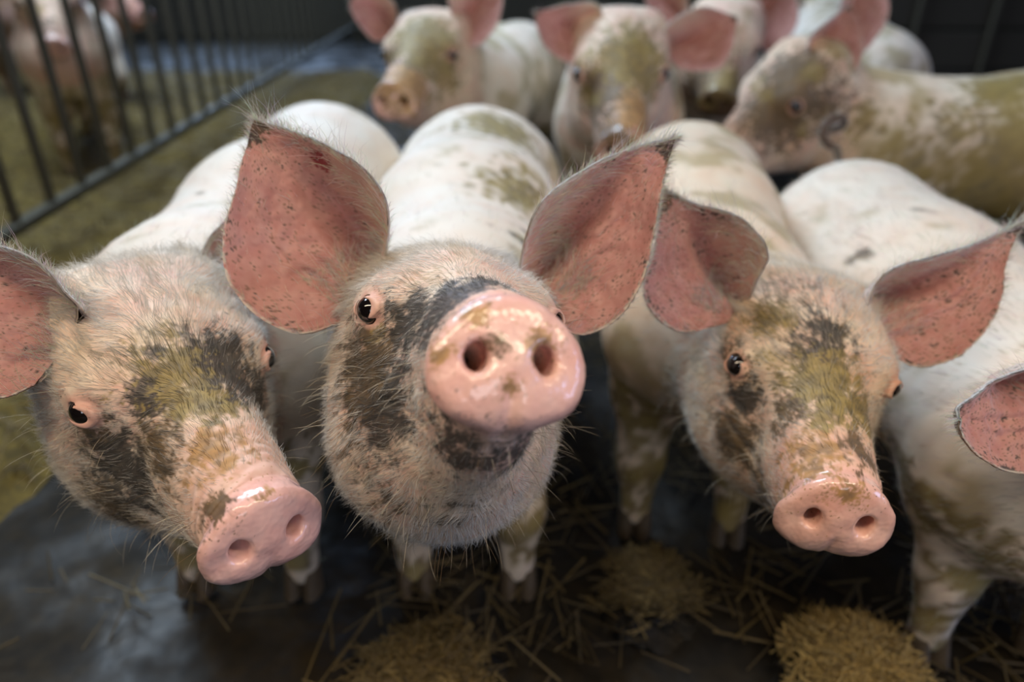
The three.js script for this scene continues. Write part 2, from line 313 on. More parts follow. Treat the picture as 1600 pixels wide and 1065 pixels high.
// ---------------------------------------------------------------- ears: a sheet between two edge curves, cupped, with thickness
function buildEar(e, root, towards, N) {
  const up = new THREE.CatmullRomCurve3(e.up, false, 'centripetal'), lo = new THREE.CatmullRomCurve3(e.lo, false, 'centripetal');
  const rows = N, cols = N, A = [], mid = V(0, 0, 0), tip = e.up[e.up.length - 1];
  const base = e.up[0].clone().add(e.lo[0]).multiplyScalar(0.5);
  const face = V(0, 0, 0).crossVectors(e.lo[0].clone().sub(e.up[0]), tip.clone().sub(base)).normalize();
  if (face.dot(towards) < 0) face.negate();
  const cupMax = e.cup ?? 0.42;
  const span = base.distanceTo(tip);
  for (let i = 0; i <= rows; i++) {
    const v = i / rows, vv = v * 0.998, a = up.getPointAt(vv), b = lo.getPointAt(vv);
    // the sheet starts inside the head
    if (v < 0.08) { const t = (1 - v / 0.08) * 0.6; a.lerp(root, t); b.lerp(root, t); }
    const w = a.distanceTo(b), row = [];
    for (let j = 0; j <= cols; j++) {
      const u = j / cols, q = mid.clone().lerpVectors(a, b, u);
      const bowl = Math.pow(Math.sin(Math.PI * Math.pow(u, 0.62)), 1.1) * (1 - 0.85 * Math.pow(v, 0.8)), wide = Math.min(w, span * 0.8);
      let off = -cupMax * (bowl + 1.5 * Math.exp(-((u - 0.27) ** 2) / 0.013) * sstep(0.8, 0.15, v)) * wide * 0.72;
      off += (e.roll ?? 0.22) * wide * Math.exp(-u * u / 0.010) * sstep(0.0, 0.2, v) * sstep(1.0, 0.6, v);       // upper rim rolls forward
      off += 0.07 * wide * Math.exp(-((1 - u) ** 2) / 0.010) * sstep(0.1, 0.4, v) * sstep(1.0, 0.7, v);
      off += 0.0016 * sstep(0.85, 0.4, v) * Math.sin(u * 34 + 7 * fbm(q.x * 14, q.y * 14, q.z * 14, 2)) * sstep(0.05, 0.3, u) * sstep(0.95, 0.6, u) * sstep(0.05, 0.2, v);
      off += 0.006 * fbm(q.x * 22, q.y * 22, q.z * 22, 2) + 0.0012 * fbm(q.x * 120, q.y * 120, q.z * 120, 2);
      // uneven outline
      q.addScaledVector(face, off);
      row.push(q);
    }
    A.push(row);
  }
  const nrm = A.map((row, i) => row.map((_, j) => {
    const du = A[i][Math.min(j + 1, cols)].clone().sub(A[i][Math.max(j - 1, 0)]), dv = A[Math.min(i + 1, rows)][j].clone().sub(A[Math.max(i - 1, 0)][j]);
    const n = du.cross(dv).normalize(); if (n.lengthSq() < 0.5) n.copy(face); if (n.dot(face) < 0) n.negate(); return n;
  }));
  const pos = [], nor = [], col = [], index = [], data = [], id = (s, i, j) => (s * (rows + 1) + i) * (cols + 1) + j;
  for (let s = 0; s < 2; s++) for (let i = 0; i <= rows; i++) for (let j = 0; j <= cols; j++) {
    const u = j / cols, v = i / rows, n = nrm[i][j], edge = Math.min(u, 1 - u, (1 - v) * 0.9), th = mix(0.0018, 0.0030, sstep(0, 0.18, edge)) * (e.thick ?? 1);
    const q = A[i][j].clone().addScaledVector(n, s ? -th : th * 0.3), nn = s ? n.clone().negate() : n;
    pos.push(q.x, q.y, q.z); nor.push(nn.x, nn.y, nn.z);
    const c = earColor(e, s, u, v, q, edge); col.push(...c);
    data.push({ s, u, v, q, n: nn });
  }
  const flip = V(0, 0, 0).subVectors(A[1][0], A[0][0]).length() > 0 && (() => { const i = rows >> 1, j = cols >> 1, du = A[i][j + 1].clone().sub(A[i][j]), dv = A[i + 1][j].clone().sub(A[i][j]); return du.cross(dv).dot(nrm[i][j]) < 0; })();
  const quad = (a, b, c, d, f) => f ? index.push(a, c, b, a, d, c) : index.push(a, b, c, a, c, d);
  for (let i = 0; i < rows; i++) for (let j = 0; j < cols; j++) {
    quad(id(0, i, j), id(0, i, j + 1), id(0, i + 1, j + 1), id(0, i + 1, j), flip);
    quad(id(1, i, j), id(1, i, j + 1), id(1, i + 1, j + 1), id(1, i + 1, j), !flip);
  }
  for (let i = 0; i < rows; i++) { quad(id(0, i, 0), id(0, i + 1, 0), id(1, i + 1, 0), id(1, i, 0), flip); quad(id(0, i, cols), id(0, i + 1, cols), id(1, i + 1, cols), id(1, i, cols), !flip); }
  for (let j = 0; j < cols; j++) quad(id(0, rows, j), id(0, rows, j + 1), id(1, rows, j + 1), id(1, rows, j), !flip);
  return { pos, nor, col, index, data, A, face, root, e };
}
function earColor(e, s, u, v, q, edge) {
  const a = fbm(q.x * 45, q.y * 45, q.z * 45, 3), b = fbm(q.x * 160, q.y * 160, q.z * 160, 3), f = fbm(q.x * 420, q.y * 420, q.z * 420, 2);
  let c = s ? lerp3(C.earBack, C.white, clamp(0.5 + a, 0, 1)) : lerp3(C.ear, [0.68, 0.385, 0.34], clamp(0.5 + 0.9 * a + 0.2 * b, 0, 1));
  if (s) c = lerp3(c, C.brown, sstep(0.28, 0.42, b * 0.6 + a * 0.5) * 0.6);
  // dirt at the tip, along the edge and scattered
  const dirty = e.dirt ?? 1, rim = sstep(0.12, 0.0, edge) * 0.22 + sstep(0.84, 0.95, v) * 0.75, m = sstep(0.36, 0.52, (b * 0.75 + a * 0.35 + rim) * dirty);
  c = lerp3(c, lerp3(C.brown, C.black, clamp(0.5 + a * 2, 0, 1)), m * 0.9);
  c = lerp3(c, C.brown, sstep(0.30, 0.40, f * 0.9 + a * 0.15) * 0.65 * dirty);
  if (!s) c = lerp3(c, lerp3(C.pink, C.cream, clamp(0.45 + a, 0, 1)), sstep(0.20, 0.12, u + 0.12 * a) * sstep(0.72, 0.45, v + 0.2 * a) * 0.85);   // furry front flap
  c = lerp3(c, C.white, sstep(0.035, 0.010, Math.min(u, (1 - u) * 1.6)) * sstep(-0.35, 0.1, b) * 0.9);   // white fur along the rim, back-lit halo painted in with it
  if (e.blood) c = lerp3(c, C.blood, sstep(0.45, 0.7, Math.exp(-((v - 0.62) ** 2) / 0.006 - ((u - 0.1) ** 2) / 0.004) + b * 0.6) * (s ? 0 : 1));
  return c;
}
const genericEar = (sgn) => ({
  up: [[0.042, 0.098, -0.078], [0.070, 0.128, -0.078], [0.115, 0.155, -0.06], [0.175, 0.165, -0.03]].map(([x, y, z]) => V(sgn * x, y, z)),
  lo: [[0.084, 0.030, -0.062], [0.125, 0.032, -0.04], [0.165, 0.068, -0.02], [0.182, 0.118, -0.02], [0.175, 0.165, -0.03]].map(([x, y, z]) => V(sgn * x, y, z)), local: true,
});

// ---------------------------------------------------------------- a pig
function makePig(o) {
  const { head, spine } = o, S = head.s ?? 1, shoulder = V(...spine[0]), rump = V(...spine[spine.length - 1]), base = V((shoulder.x + rump.x) / 2, 0, (shoulder.z + rump.z) / 2);
  const root = new THREE.Group(); root.name = numbered('pig'); root.position.copy(base); scene.add(root);
  tag(root, o.label, 'pig', o.group ?? 'pigs in the pen');
  // head frame
  const hz = V(...head.fwd).normalize(), hy = V(...head.up).addScaledVector(hz, -V(...head.up).dot(hz)).normalize(), hx = hy.clone().cross(hz), hp = V(...head.pos).addScaledVector(V(...(head.shift ?? [0, 0, 0])), 1);
  const H2W = new THREE.Matrix4().makeBasis(hx, hy, hz).scale(V(S, S, S)).setPosition(hp), W2H = H2W.clone().invert(), w = W2H.elements, toW = (x, y, z) => V(x, y, z).applyMatrix4(H2W);
  // body
  const fore = shoulder.clone().sub(rump).setY(0).normalize(), side = V(-fore.z, 0, fore.x), B = [], R = spine[0][3];
  const nape = toW(0, 0.012, -0.085), throat = toW(0, -0.045, -0.075);
  const shoulderTop = shoulder.clone().add(V(0, R * 0.1, 0));
  B.push(cone(nape, shoulderTop, 0.070 * S, R * 0.88, 0.06), cone(throat, shoulder.clone().addScaledVector(fore, 0.03).add(V(0, -0.03, 0)), (o.throat ?? 0.055) * S, R * 0.80, 0.06));
  for (let i = 0; i < spine.length - 1; i++) {
    const a = V(...spine[i]), b = V(...spine[i + 1]);
    for (const s of [-1, 1]) B.push(cone(a.clone().addScaledVector(side, s * 0.022).add(V(0, -0.008, 0)), b.clone().addScaledVector(side, s * 0.022).add(V(0, -0.008, 0)), spine[i][3] - 0.02, spine[i + 1][3] - 0.02, 0.05));
    B.push(cone(a.clone().add(V(0, -0.045, 0)), b.clone().add(V(0, -0.035, 0)), spine[i][3] - 0.012, spine[i + 1][3] - 0.02, 0.06));
  }
  const feet = [], footY = 0.03, leg = (a, pts) => { for (let i = 0; i < pts.length - 1; i++) B.push(cone(pts[i][0], pts[i + 1][0], pts[i][1], pts[i + 1][1], 0.035)); };
  for (const s of [-1, 1]) {
    const st = (o.stride ?? 0) * s, sh = shoulder.clone().addScaledVector(side, s * R * 0.55).add(V(0, -0.06, 0)), el = sh.clone().addScaledVector(fore, -0.015).setY(0.22), kn = sh.clone().addScaledVector(fore, 0.012 + st).addScaledVector(side, s * 0.004).setY(0.125), ft = kn.clone().addScaledVector(fore, 0.004 + st * 0.4).setY(footY);
    leg(0, [[sh, 0.062], [el, 0.046], [kn, 0.028], [ft, 0.022]]); feet.push(ft);
    const RR = spine[spine.length - 1][3], hip = rump.clone().addScaledVector(side, s * RR * 0.5).add(V(0, -0.03, 0)), st2 = hip.clone().addScaledVector(fore, 0.06).addScaledVector(side, s * 0.012).setY(0.27), hk = hip.clone().addScaledVector(fore, -0.055 - st).setY(0.165), hf = hk.clone().addScaledVector(fore, 0.022).setY(footY);
    leg(0, [[hip, RR * 0.72], [st2, 0.066], [hk, 0.030], [hf, 0.022]]); feet.push(hf);
  }
  const headFar = toW(0, -0.01, 0.0), jit = o.jit ?? 0;
  const field = (x, y, z) => {
    let d = 1e9;
    const dh = hyp(x - headFar.x, y - headFar.y, z - headFar.z);
    for (const f of B) { const q = f(x, y, z); d = q > d + 0.08 ? d : smin(d, q, f.k); }
    if (dh < 0.42 * S) {
      const lx = w[0] * x + w[4] * y + w[8] * z + w[12], ly = w[1] * x + w[5] * y + w[9] * z + w[13], lz = w[2] * x + w[6] * y + w[10] * z + w[14];
      const q = headField(lx, ly, lz) * S;
      d = lz > 0.0 && lz > -0.02 ? smin(d, q, 0.012) : smin(d, q, 0.05 * sstep(0.02, -0.05, lz) + 0.012);
    } else d = Math.min(d, (dh - 0.26 * S));
    if (Math.abs(d) < 0.012) d += 0.0016 * fbm(x * 28, y * 28, z * 28, 2) + (o.fine ? 0.00013 * n3(x * 200, y * 200, z * 200) + 0.00004 * n3(x * 620, y * 620, z * 620) : 0);
    return d;
  };
  const fieldL = (x, y, z) => field(hx.x * x * S + hy.x * y * S + hz.x * z * S + hp.x, hx.y * x * S + hy.y * y * S + hz.y * z * S + hp.y, hx.z * x * S + hy.z * y * S + hz.z * z * S + hp.z) / S;
  // outlined blobs of dirt, some with shade painted in, where the sight lines say
  const onSkin = (px, py) => {
    const a = V(0, CAM_H, 0), dir = place(px, py, 1).sub(a).normalize(); let t = 0.2;
    for (let i = 0; i < 120; i++) { const q = a.clone().addScaledVector(dir, t); t += Math.max(-0.01, field(q.x, q.y, q.z)) * 0.6; if (t > 6) return null; }
    return a.addScaledVector(dir, t);
  };
  const mudAndShade = (o.mudAndShade ?? []).map(([px, py, r, s, c]) => ({ c: Array.isArray(px) ? V(...px) : onSkin(px, py), r, s, col: C[c] })).filter((m) => m.c);
  const tone = o.tone ?? [1, 1, 1], coat = o.coat ?? 0.5;
  const muddy = (x, y, z) => {
    let best = null, bv = 0;
    const lx = (w[0] * x + w[4] * y + w[8] * z + w[12]) * S, ly = (w[1] * x + w[5] * y + w[9] * z + w[13]) * S, lz = (w[2] * x + w[6] * y + w[10] * z + w[14]) * S;
    const fine = n3(lx * 330, ly * 330, lz * 120 + ly * 60), grain = 0.62 * fbm(lx * 60, ly * 60, lz * 38, 3) + 0.26 * fine, dots = n3(lx * 230 + 9, ly * 230, lz * 170);
    for (const m of mudAndShade) {
      const d = hyp(x - m.c.x, y - m.c.y, z - m.c.z) / m.r; if (d > 1.6) continue;
      const v = Math.max(sstep(0.30, 0.62, m.s * (1.35 - d) * 0.60 + grain * 0.75), sstep(0.62, 0.74, dots * 0.75 + m.s * (1.5 - d) * 0.16)); if (v > bv) { bv = v; best = m.col; }
    }
    return [bv, best];
  };
  const skin = (x, y, z, lx, ly, lz, inHead) => {
    const a = fbm(x * 14, y * 14, z * 14, 3), b = fbm(x * 70, y * 70, z * 70, 3);
    let c = lerp3([0.76, 0.58, 0.46], C.white, clamp(coat + 0.20 + a * 0.6 + b * 0.3, 0, 1));
    if (inHead) {
      c = lerp3(lerp3(C.pink, C.cream, clamp(0.62 + a * 0.7 + b * 0.3, 0, 1)), C.white, clamp((coat - 0.3) * 0.6 + b * 0.3, 0, 1));
      c = lerp3(c, C.pink, sstep(0.06, 0.12, lz) * 0.55);
      const de = hyp(Math.abs(lx) - EYE.skin.x, ly - EYE.skin.y, lz - EYE.skin.z);
      c = lerp3(c, [0.66, 0.34, 0.27], sstep(0.020, 0.010, de + 0.003 * b) * 0.7);
      if (lz > 0.130) { const pl = sstep(0.131, 0.139, lz + 0.002 * b); c = lerp3(c, lerp3(C.plate, [0.84, 0.55, 0.49], clamp(0.5 + 0.8 * a + 0.4 * b, 0, 1)), pl); }
    }
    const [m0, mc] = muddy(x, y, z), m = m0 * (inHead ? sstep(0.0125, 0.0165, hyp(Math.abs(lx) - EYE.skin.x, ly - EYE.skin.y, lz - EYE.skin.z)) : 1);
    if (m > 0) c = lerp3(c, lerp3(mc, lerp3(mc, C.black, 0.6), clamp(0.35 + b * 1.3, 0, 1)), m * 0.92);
    const sp = o.speck ?? 0.5;
    if (inHead && lz < 0.125) c = lerp3(c, C.brown, sstep(0.40, 0.50, n3(x * 190, y * 190, z * 190) * 0.42 + a * 0.5) * sp);
    // olive filth in patches; brown and olive patches below, on the legs
    const low = sstep(0.05, 0.28, fbm(x * 9 + 4, y * 9, z * 9, 3) * 0.7 + (o.filth ?? 0.1) - (inHead ? 0.25 : 0));
    c = lerp3(c, C.olive, low * 0.62);
    if (y < 0.27 && !inHead) c = lerp3(c, lerp3(C.brown, C.olive, clamp(0.5 + a * 1.5, 0, 1)), sstep(-0.05, 0.12, a * 0.9 + b * 0.5 + 0.15) * 0.9);
    return [c[0] * tone[0], c[1] * tone[1], c[2] * tone[2]];
  };
  const G = { pos: [], nor: [], col: [], idx: [[], [], []] }, n = V(0, 0, 0), pts = [];
  const boxLo = V(-0.112, -0.145, -0.14), boxHi = V(0.112, 0.125, 0.175);
  function add(sf, local, cell, keep) {
    const at = G.pos.length / 3, P = sf.pos;
    const hl = [];
    for (let i = 0; i < P.length; i += 3) {
      let x = P[i], y = P[i + 1], z = P[i + 2], lx, ly, lz;
      if (local) { lx = x; ly = y; lz = z; const q = toW(x, y, z); x = q.x; y = q.y; z = q.z; }
      else { lx = w[0] * x + w[4] * y + w[8] * z + w[12]; ly = w[1] * x + w[5] * y + w[9] * z + w[13]; lz = w[2] * x + w[6] * y + w[10] * z + w[14]; }
      gradient(field, x, y, z, cell * 0.5, n);
      G.pos.push(x - base.x, y, z - base.z); G.nor.push(n.x, n.y, n.z);
      const inHead = lz > -0.10 && Math.abs(lx) < 0.12 && Math.abs(ly) < 0.14;
      G.col.push(...skin(x, y, z, lx, ly, lz, inHead));
      hl.push([lx, ly, lz]);
    }
    for (let i = 0; i < sf.index.length; i += 3) {
      const [a, b, c] = [sf.index[i], sf.index[i + 1], sf.index[i + 2]];
      if (keep && !keep(hl[a], hl[b], hl[c])) continue;
      const wet = hl[a][2] > 0.138 && hl[b][2] > 0.138 && hl[c][2] > 0.138 && Math.abs(hl[a][0]) < 0.06 && Math.abs(hl[a][1]) < 0.06;
      G.idx[wet ? 1 : 0].push(at + a, at + b, at + c);
    }
    return hl;
  }
  const hc = o.fine ?? 0.005, hs = surface(fieldL, boxLo, boxHi, hc / S);
  const fineBoxes = o.fine && o.fine < 0.003 ? [[V(-0.056, -0.048, 0.127), V(0.056, 0.048, 0.166), 0.0011], ...[-1, 1].map((k) => [V(k * EYE.skin.x - 0.017, EYE.skin.y - 0.017, EYE.skin.z - 0.017), V(k * EYE.skin.x + 0.017, EYE.skin.y + 0.017, EYE.skin.z + 0.017), 0.0007])] : [];
  const within = (l, [a, b], m) => l[0] > a.x + m && l[0] < b.x - m && l[1] > a.y + m && l[1] < b.y - m && l[2] > a.z + m && l[2] < b.z - m;
  add(hs, true, hc, (a, b, c) => !fineBoxes.some((f) => within(a, f, hc * 0.7) && within(b, f, hc * 0.7) && within(c, f, hc * 0.7)));
  for (const [a, b, c] of fineBoxes) add(surface(fieldL, a, b, c), true, c);
  const lo = V(1e9, 0, 1e9), hi = V(-1e9, 0, -1e9);
  for (const q of [...spine.map((s) => V(...s)), ...feet, nape]) { lo.x = Math.min(lo.x, q.x); lo.z = Math.min(lo.z, q.z); hi.x = Math.max(hi.x, q.x); hi.z = Math.max(hi.z, q.z); hi.y = Math.max(hi.y, q.y); }
  lo.x -= 0.17; lo.z -= 0.17; hi.x += 0.17; hi.z += 0.17; hi.y += 0.18; lo.y = 0.012;
  const bc = o.bodyCell ?? 0.011, inBox = (l) => l[0] > boxLo.x + bc && l[0] < boxHi.x - bc && l[1] > boxLo.y + bc && l[1] < boxHi.y - bc && l[2] > boxLo.z + bc;
  const headTris = G.idx[0].length;
  add(surface(field, lo, hi, bc), false, bc, (a, b, c) => !(inBox(a) && inBox(b) && inBox(c)));
  // tail
  if (o.tail !== false) {
    const t0 = rump.clone().addScaledVector(fore, -R * 0.86).add(V(0, R * 0.45, 0)), cp = [];
    if (o.tail === 'curl') for (let i = 0; i <= 14; i++) { const a = i / 14 * Math.PI * 2.0, r = 0.021; cp.push(t0.clone().addScaledVector(fore, -0.003 * i).addScaledVector(side, Math.sin(a) * r).add(V(0, 0.035 + 0.02 * i / 14 + (1 - Math.cos(a)) * r * 0.8, 0))); }
    else for (let i = 0; i <= 6; i++) cp.push(t0.clone().addScaledVector(fore, -0.02 - 0.012 * Math.sin(i)).addScaledVector(side, 0.008 * Math.sin(i * 1.7)).add(V(0, 0.005 - 0.022 * i, 0)));
    cp.unshift(t0.clone().addScaledVector(fore, 0.03));
    const tg = new THREE.TubeGeometry(new THREE.CatmullRomCurve3(cp), 50, 0.0065, 8), at = G.pos.length / 3, tp = tg.attributes.position, tn = tg.attributes.normal;
    for (let i = 0; i < tp.count; i++) { G.pos.push(tp.getX(i) - base.x, tp.getY(i), tp.getZ(i) - base.z); G.nor.push(tn.getX(i), tn.getY(i), tn.getZ(i)); G.col.push(...(o.tail === 'curl' ? [0.07, 0.04, 0.025] : [0.45, 0.27, 0.2])); }
    for (const k of tg.index.array) G.idx[0].push(at + k);
  }
  // ears
  const eye0 = V(0, CAM_H, 0), ears = [];
  [-1, 1].forEach((s, k) => {
    const spec = o.ears?.[k];
    let e;
    if (spec) {
      const run = (list) => list.map(([x, y, dd], i) => place(x, y, mix(spec.d0, spec.d1, i / (list.length - 1)) + (dd ?? 0)));
      e = { ...spec, up: run(spec.up), lo: run(spec.lo) };
    } else { e = genericEar(s); e.up = e.up.map((q) => q.applyMatrix4(H2W)); e.lo = e.lo.map((q) => q.applyMatrix4(H2W)); e.cup = 0.4; }
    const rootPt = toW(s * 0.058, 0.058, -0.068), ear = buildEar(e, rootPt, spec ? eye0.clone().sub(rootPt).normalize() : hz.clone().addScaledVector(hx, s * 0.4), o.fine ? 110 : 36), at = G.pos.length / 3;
    for (let i = 0; i < ear.pos.length; i += 3) G.pos.push(ear.pos[i] - base.x, ear.pos[i + 1], ear.pos[i + 2] - base.z);
    for (const v of ear.nor) G.nor.push(v);
    for (const v of ear.col) G.col.push(v);
    for (const k2 of ear.index) G.idx[2].push(at + k2);
    ears.push(ear);
  });
  const g = new THREE.BufferGeometry();
  g.setAttribute('position', new THREE.Float32BufferAttribute(G.pos, 3)); g.setAttribute('normal', new THREE.Float32BufferAttribute(G.nor, 3)); g.setAttribute('color', new THREE.Float32BufferAttribute(G.col, 3));
  const all = new Uint32Array(G.idx[0].length + G.idx[1].length + G.idx[2].length); let start = 0;
  G.idx.forEach((list, k) => { all.set(list, start); g.addGroup(start, list.length, k); start += list.length; });
  g.setIndex(new THREE.BufferAttribute(all, 1));
  const body = mesh('body', g, [skinMat, snoutMat, earMat], root);
  // eyes
  for (const s of [-1, 1]) {
    const q = toW(s * EYE.at.x, EYE.at.y, EYE.at.z), e = mesh('eye', eyeGeo, eyeMat, root);
    e.scale.setScalar(EYE.r * S); e.position.copy(q).sub(base); e.position.y = q.y; tag(e, 'glossy dark eye');
  }
  for (const f of feet) {
    const h = mesh('hoof', hoofGeo, hoofMat, root); h.position.set(f.x - base.x, 0, f.z - base.z); h.rotation.y = Math.atan2(fore.x, fore.z);
  }
  // hair
  const hair = o.hair ?? 0;
  if (hair) {
    const list = [], tri = hs.index, nt = tri.length / 3, P = hs.pos, area = new Float32Array(nt); let sum = 0;
    const W = (i) => V(P[i * 3], P[i * 3 + 1], P[i * 3 + 2]), va = V(0, 0, 0);
    for (let i = 0; i < nt; i++) { const a = W(tri[i * 3]), b = W(tri[i * 3 + 1]).sub(a), c = W(tri[i * 3 + 2]).sub(a); sum += b.cross(c).length(); area[i] = sum; }
    const pick = () => { const r = rnd() * sum; let l = 0, h = nt - 1; while (l < h) { const m = (l + h) >> 1; if (area[m] < r) l = m + 1; else h = m; } return l; };
    let tries = 0;
    while (list.length < hair && tries++ < hair * 4) {
      const t = pick(), u = Math.sqrt(rnd()), v = rnd(), a = W(tri[t * 3]), b = W(tri[t * 3 + 1]), c = W(tri[t * 3 + 2]), q = a.multiplyScalar(1 - u).addScaledVector(b, u * (1 - v)).addScaledVector(c, u * v);
      if (q.z > 0.126) continue;
      const de = hyp(Math.abs(q.x) - EYE.skin.x, q.y - EYE.skin.y, q.z - EYE.skin.z);
      if (de < 0.019) continue;
      if (q.z > 0.07 && rnd() < sstep(0.06, 0.126, q.z) * 0.75) continue;
      const at = toW(q.x, q.y, q.z); gradient(field, at.x, at.y, at.z, 0.003, n);
      const flow = V(0.35 * Math.sign(q.x) * sstep(0, 0.05, Math.abs(q.x)), -0.35, -1).transformDirection(H2W); flow.addScaledVector(n, -flow.dot(n)).normalize();
      const sw = 1.6 * fbm(at.x * 30, at.y * 30, at.z * 30, 2), cross = n.clone().cross(flow);
      const dir = flow.clone().addScaledVector(cross, sw * 0.9 + (rnd() - 0.5) * 0.5).addScaledVector(n, 0.30 + 0.55 * rnd());
      const [m, mc] = muddy(at.x, at.y, at.z), tint = 0.75 + 0.35 * rnd();
      let col = lerp3([0.88, 0.77, 0.58], [0.92, 0.91, 0.88], clamp(0.55 + (o.whiteHair ?? 0) + fbm(at.x * 20, at.y * 20, at.z * 20, 2), 0, 1)).map((x) => x * tint);
      if (m > 0.1) col = lerp3(col, rnd() < 0.75 ? mc : C.black, Math.min(1, m * 1.0) * (rnd() < 0.85 ? 0.9 : 0.25));
      const tuft = Math.abs(q.x) > 0.045 && q.y > 0.02 && q.z < -0.035 && rnd() < 0.5 ? 1.6 : 1;
      const long = tuft * (q.z < 0.03 ? (q.y > 0.045 && q.z < -0.01 ? 1.45 : 1.05) : 0.62);
      list.push({ at: at.sub(base).setY(at.y), dir, bend: n.clone().negate().addScaledVector(flow, 0.3), len: (0.007 + 0.010 * rnd() + 0.008 * rnd() * rnd()) * long * (o.hairLen ?? 1), r: 0.00010 + 0.00006 * rnd(), col });
    }
    // hair on ears: white along rims and backs, long wisps by the inner edge
    for (const ear of ears) {
      const D = ear.data, E = (o.earHair ?? 2600);
      for (let k = 0; k < E; k++) {
        const d = D[Math.floor(rnd() * D.length)], rim = d.u < 0.06 || d.u > 0.97;
        if (d.s === 0 && !(d.u < 0.10 || d.u > 0.98 || (d.v < 0.28 && d.u < 0.7))) { if (rnd() > 0.03) continue; }
        if (d.v < 0.03) continue;
        const along = ear.e.up[ear.e.up.length - 1].clone().sub(ear.root).normalize();
        const wisp = d.s === 0 && d.u < 0.16 && d.v > 0.1 && rnd() < 0.35;
        const inner = d.s === 0 && d.v < 0.28;
        const dir = along.clone().multiplyScalar(0.8).addScaledVector(d.n, rim ? 0.4 : 0.35).add(V(rnd() - 0.5, rnd() - 0.5, rnd() - 0.5).multiplyScalar(0.8));
        if (d.u < 0.06) dir.addScaledVector(ear.e.up[1].clone().sub(ear.e.lo[1]).normalize(), 0.6);
        const q = d.q.clone();
        list.push({ at: V(q.x - base.x, q.y, q.z - base.z), dir, bend: V(rnd() - 0.5, -0.6, rnd() - 0.5), len: wisp || (inner && rnd() < 0.3) ? 0.022 + 0.018 * rnd() : 0.005 + 0.009 * rnd(), r: 0.00015, col: [0.90, 0.87, 0.80].map((x) => x * (0.75 + 0.3 * rnd())) });
      }
    }
    hairMesh(list, root);
    // whiskers
    const wl = [], spots = o.whiskers ?? 260;
    for (let k = 0; k < spots * 6 && wl.length < spots; k++) {
      const t = pick(), i = tri[t * 3], q = W(i);
      const chin = q.y < -0.045, lash = hyp(Math.abs(q.x) - EYE.skin.x, q.y - EYE.skin.y - 0.012, q.z - EYE.skin.z) < 0.016, muzzle = q.z > 0.06 && q.z < 0.125 && q.y < 0.01, cheek = Math.abs(q.x) > 0.06 && q.z > -0.08 && q.z < 0.02;
      if (!(chin || lash || muzzle || cheek) || (chin && rnd() < 0.5)) continue;
      const at = toW(q.x, q.y, q.z); gradient(field, at.x, at.y, at.z, 0.003, n);
      const dir = n.clone().addScaledVector(hz, lash ? 0.3 : -0.35).add(V(rnd() - 0.5, rnd() - 0.5 - 0.15, rnd() - 0.5).multiplyScalar(0.9));
      const br = rnd(), col = br < 0.55 ? [0.82, 0.74, 0.58] : [0.30, 0.20, 0.10];
      wl.push({ at: V(at.x - base.x, at.y, at.z - base.z), dir, bend: V(rnd() - 0.5, -1, rnd() - 0.5), len: lash ? 0.010 + 0.006 * rnd() : 0.014 + 0.030 * rnd(), r: 0.00016, col });
    }
    hairMesh(wl, root, 'whisker', 5);
  }
  // short bristles over the body
  if (o.bristles) {
    const list = [], t0 = headTris, I = G.idx[0];
    for (let k = 0; k < o.bristles; k++) {
      const t = t0 + 3 * Math.floor(rnd() * (I.length - t0) / 3), a = I[t], q = V(0, 0, 0), r1 = rnd(), r2 = rnd() * (1 - r1), ws = [1 - r1 - r2, r1, r2];
      for (let c = 0; c < 3; c++) { const i = I[t + c] * 3; q.x += G.pos[i] * ws[c]; q.y += G.pos[i + 1] * ws[c]; q.z += G.pos[i + 2] * ws[c]; }
      n.set(G.nor[a * 3], G.nor[a * 3 + 1], G.nor[a * 3 + 2]);
      const flow = fore.clone().negate().add(V(0, -0.5, 0)); flow.addScaledVector(n, -flow.dot(n)).normalize();
      list.push({ at: q, dir: flow.addScaledVector(n, 0.3 + 0.4 * rnd()).add(V(rnd() - 0.5, rnd() - 0.5, rnd() - 0.5).multiplyScalar(0.5)), bend: n.clone().negate(), len: 0.008 + 0.012 * rnd(), r: 0.00018, col: [0.85, 0.82, 0.76].map((x) => x * (0.75 + 0.3 * rnd())) });
    }
    hairMesh(list, root, 'bristle');
  }
  return root;
}
const eyeGeo = new THREE.SphereGeometry(1, 32, 24);
const hoofGeo = (() => {
  const toe = (s) => {
    const g = new THREE.CylinderGeometry(0.012, 0.0155, 0.036, 14, 3); const p = g.attributes.position;
    for (let i = 0; i < p.count; i++) { const y = (p.getY(i) + 0.018) / 0.036, z = p.getZ(i); p.setXYZ(i, p.getX(i) * 0.85 + s * 0.0125, p.getY(i) + 0.019, z * (z > 0 ? 1.55 : 1) + (1 - y) * 0.008); }
    g.computeVertexNormals(); return g;
  };
  return mergeGeometries([toe(-1), toe(1)]);
})();

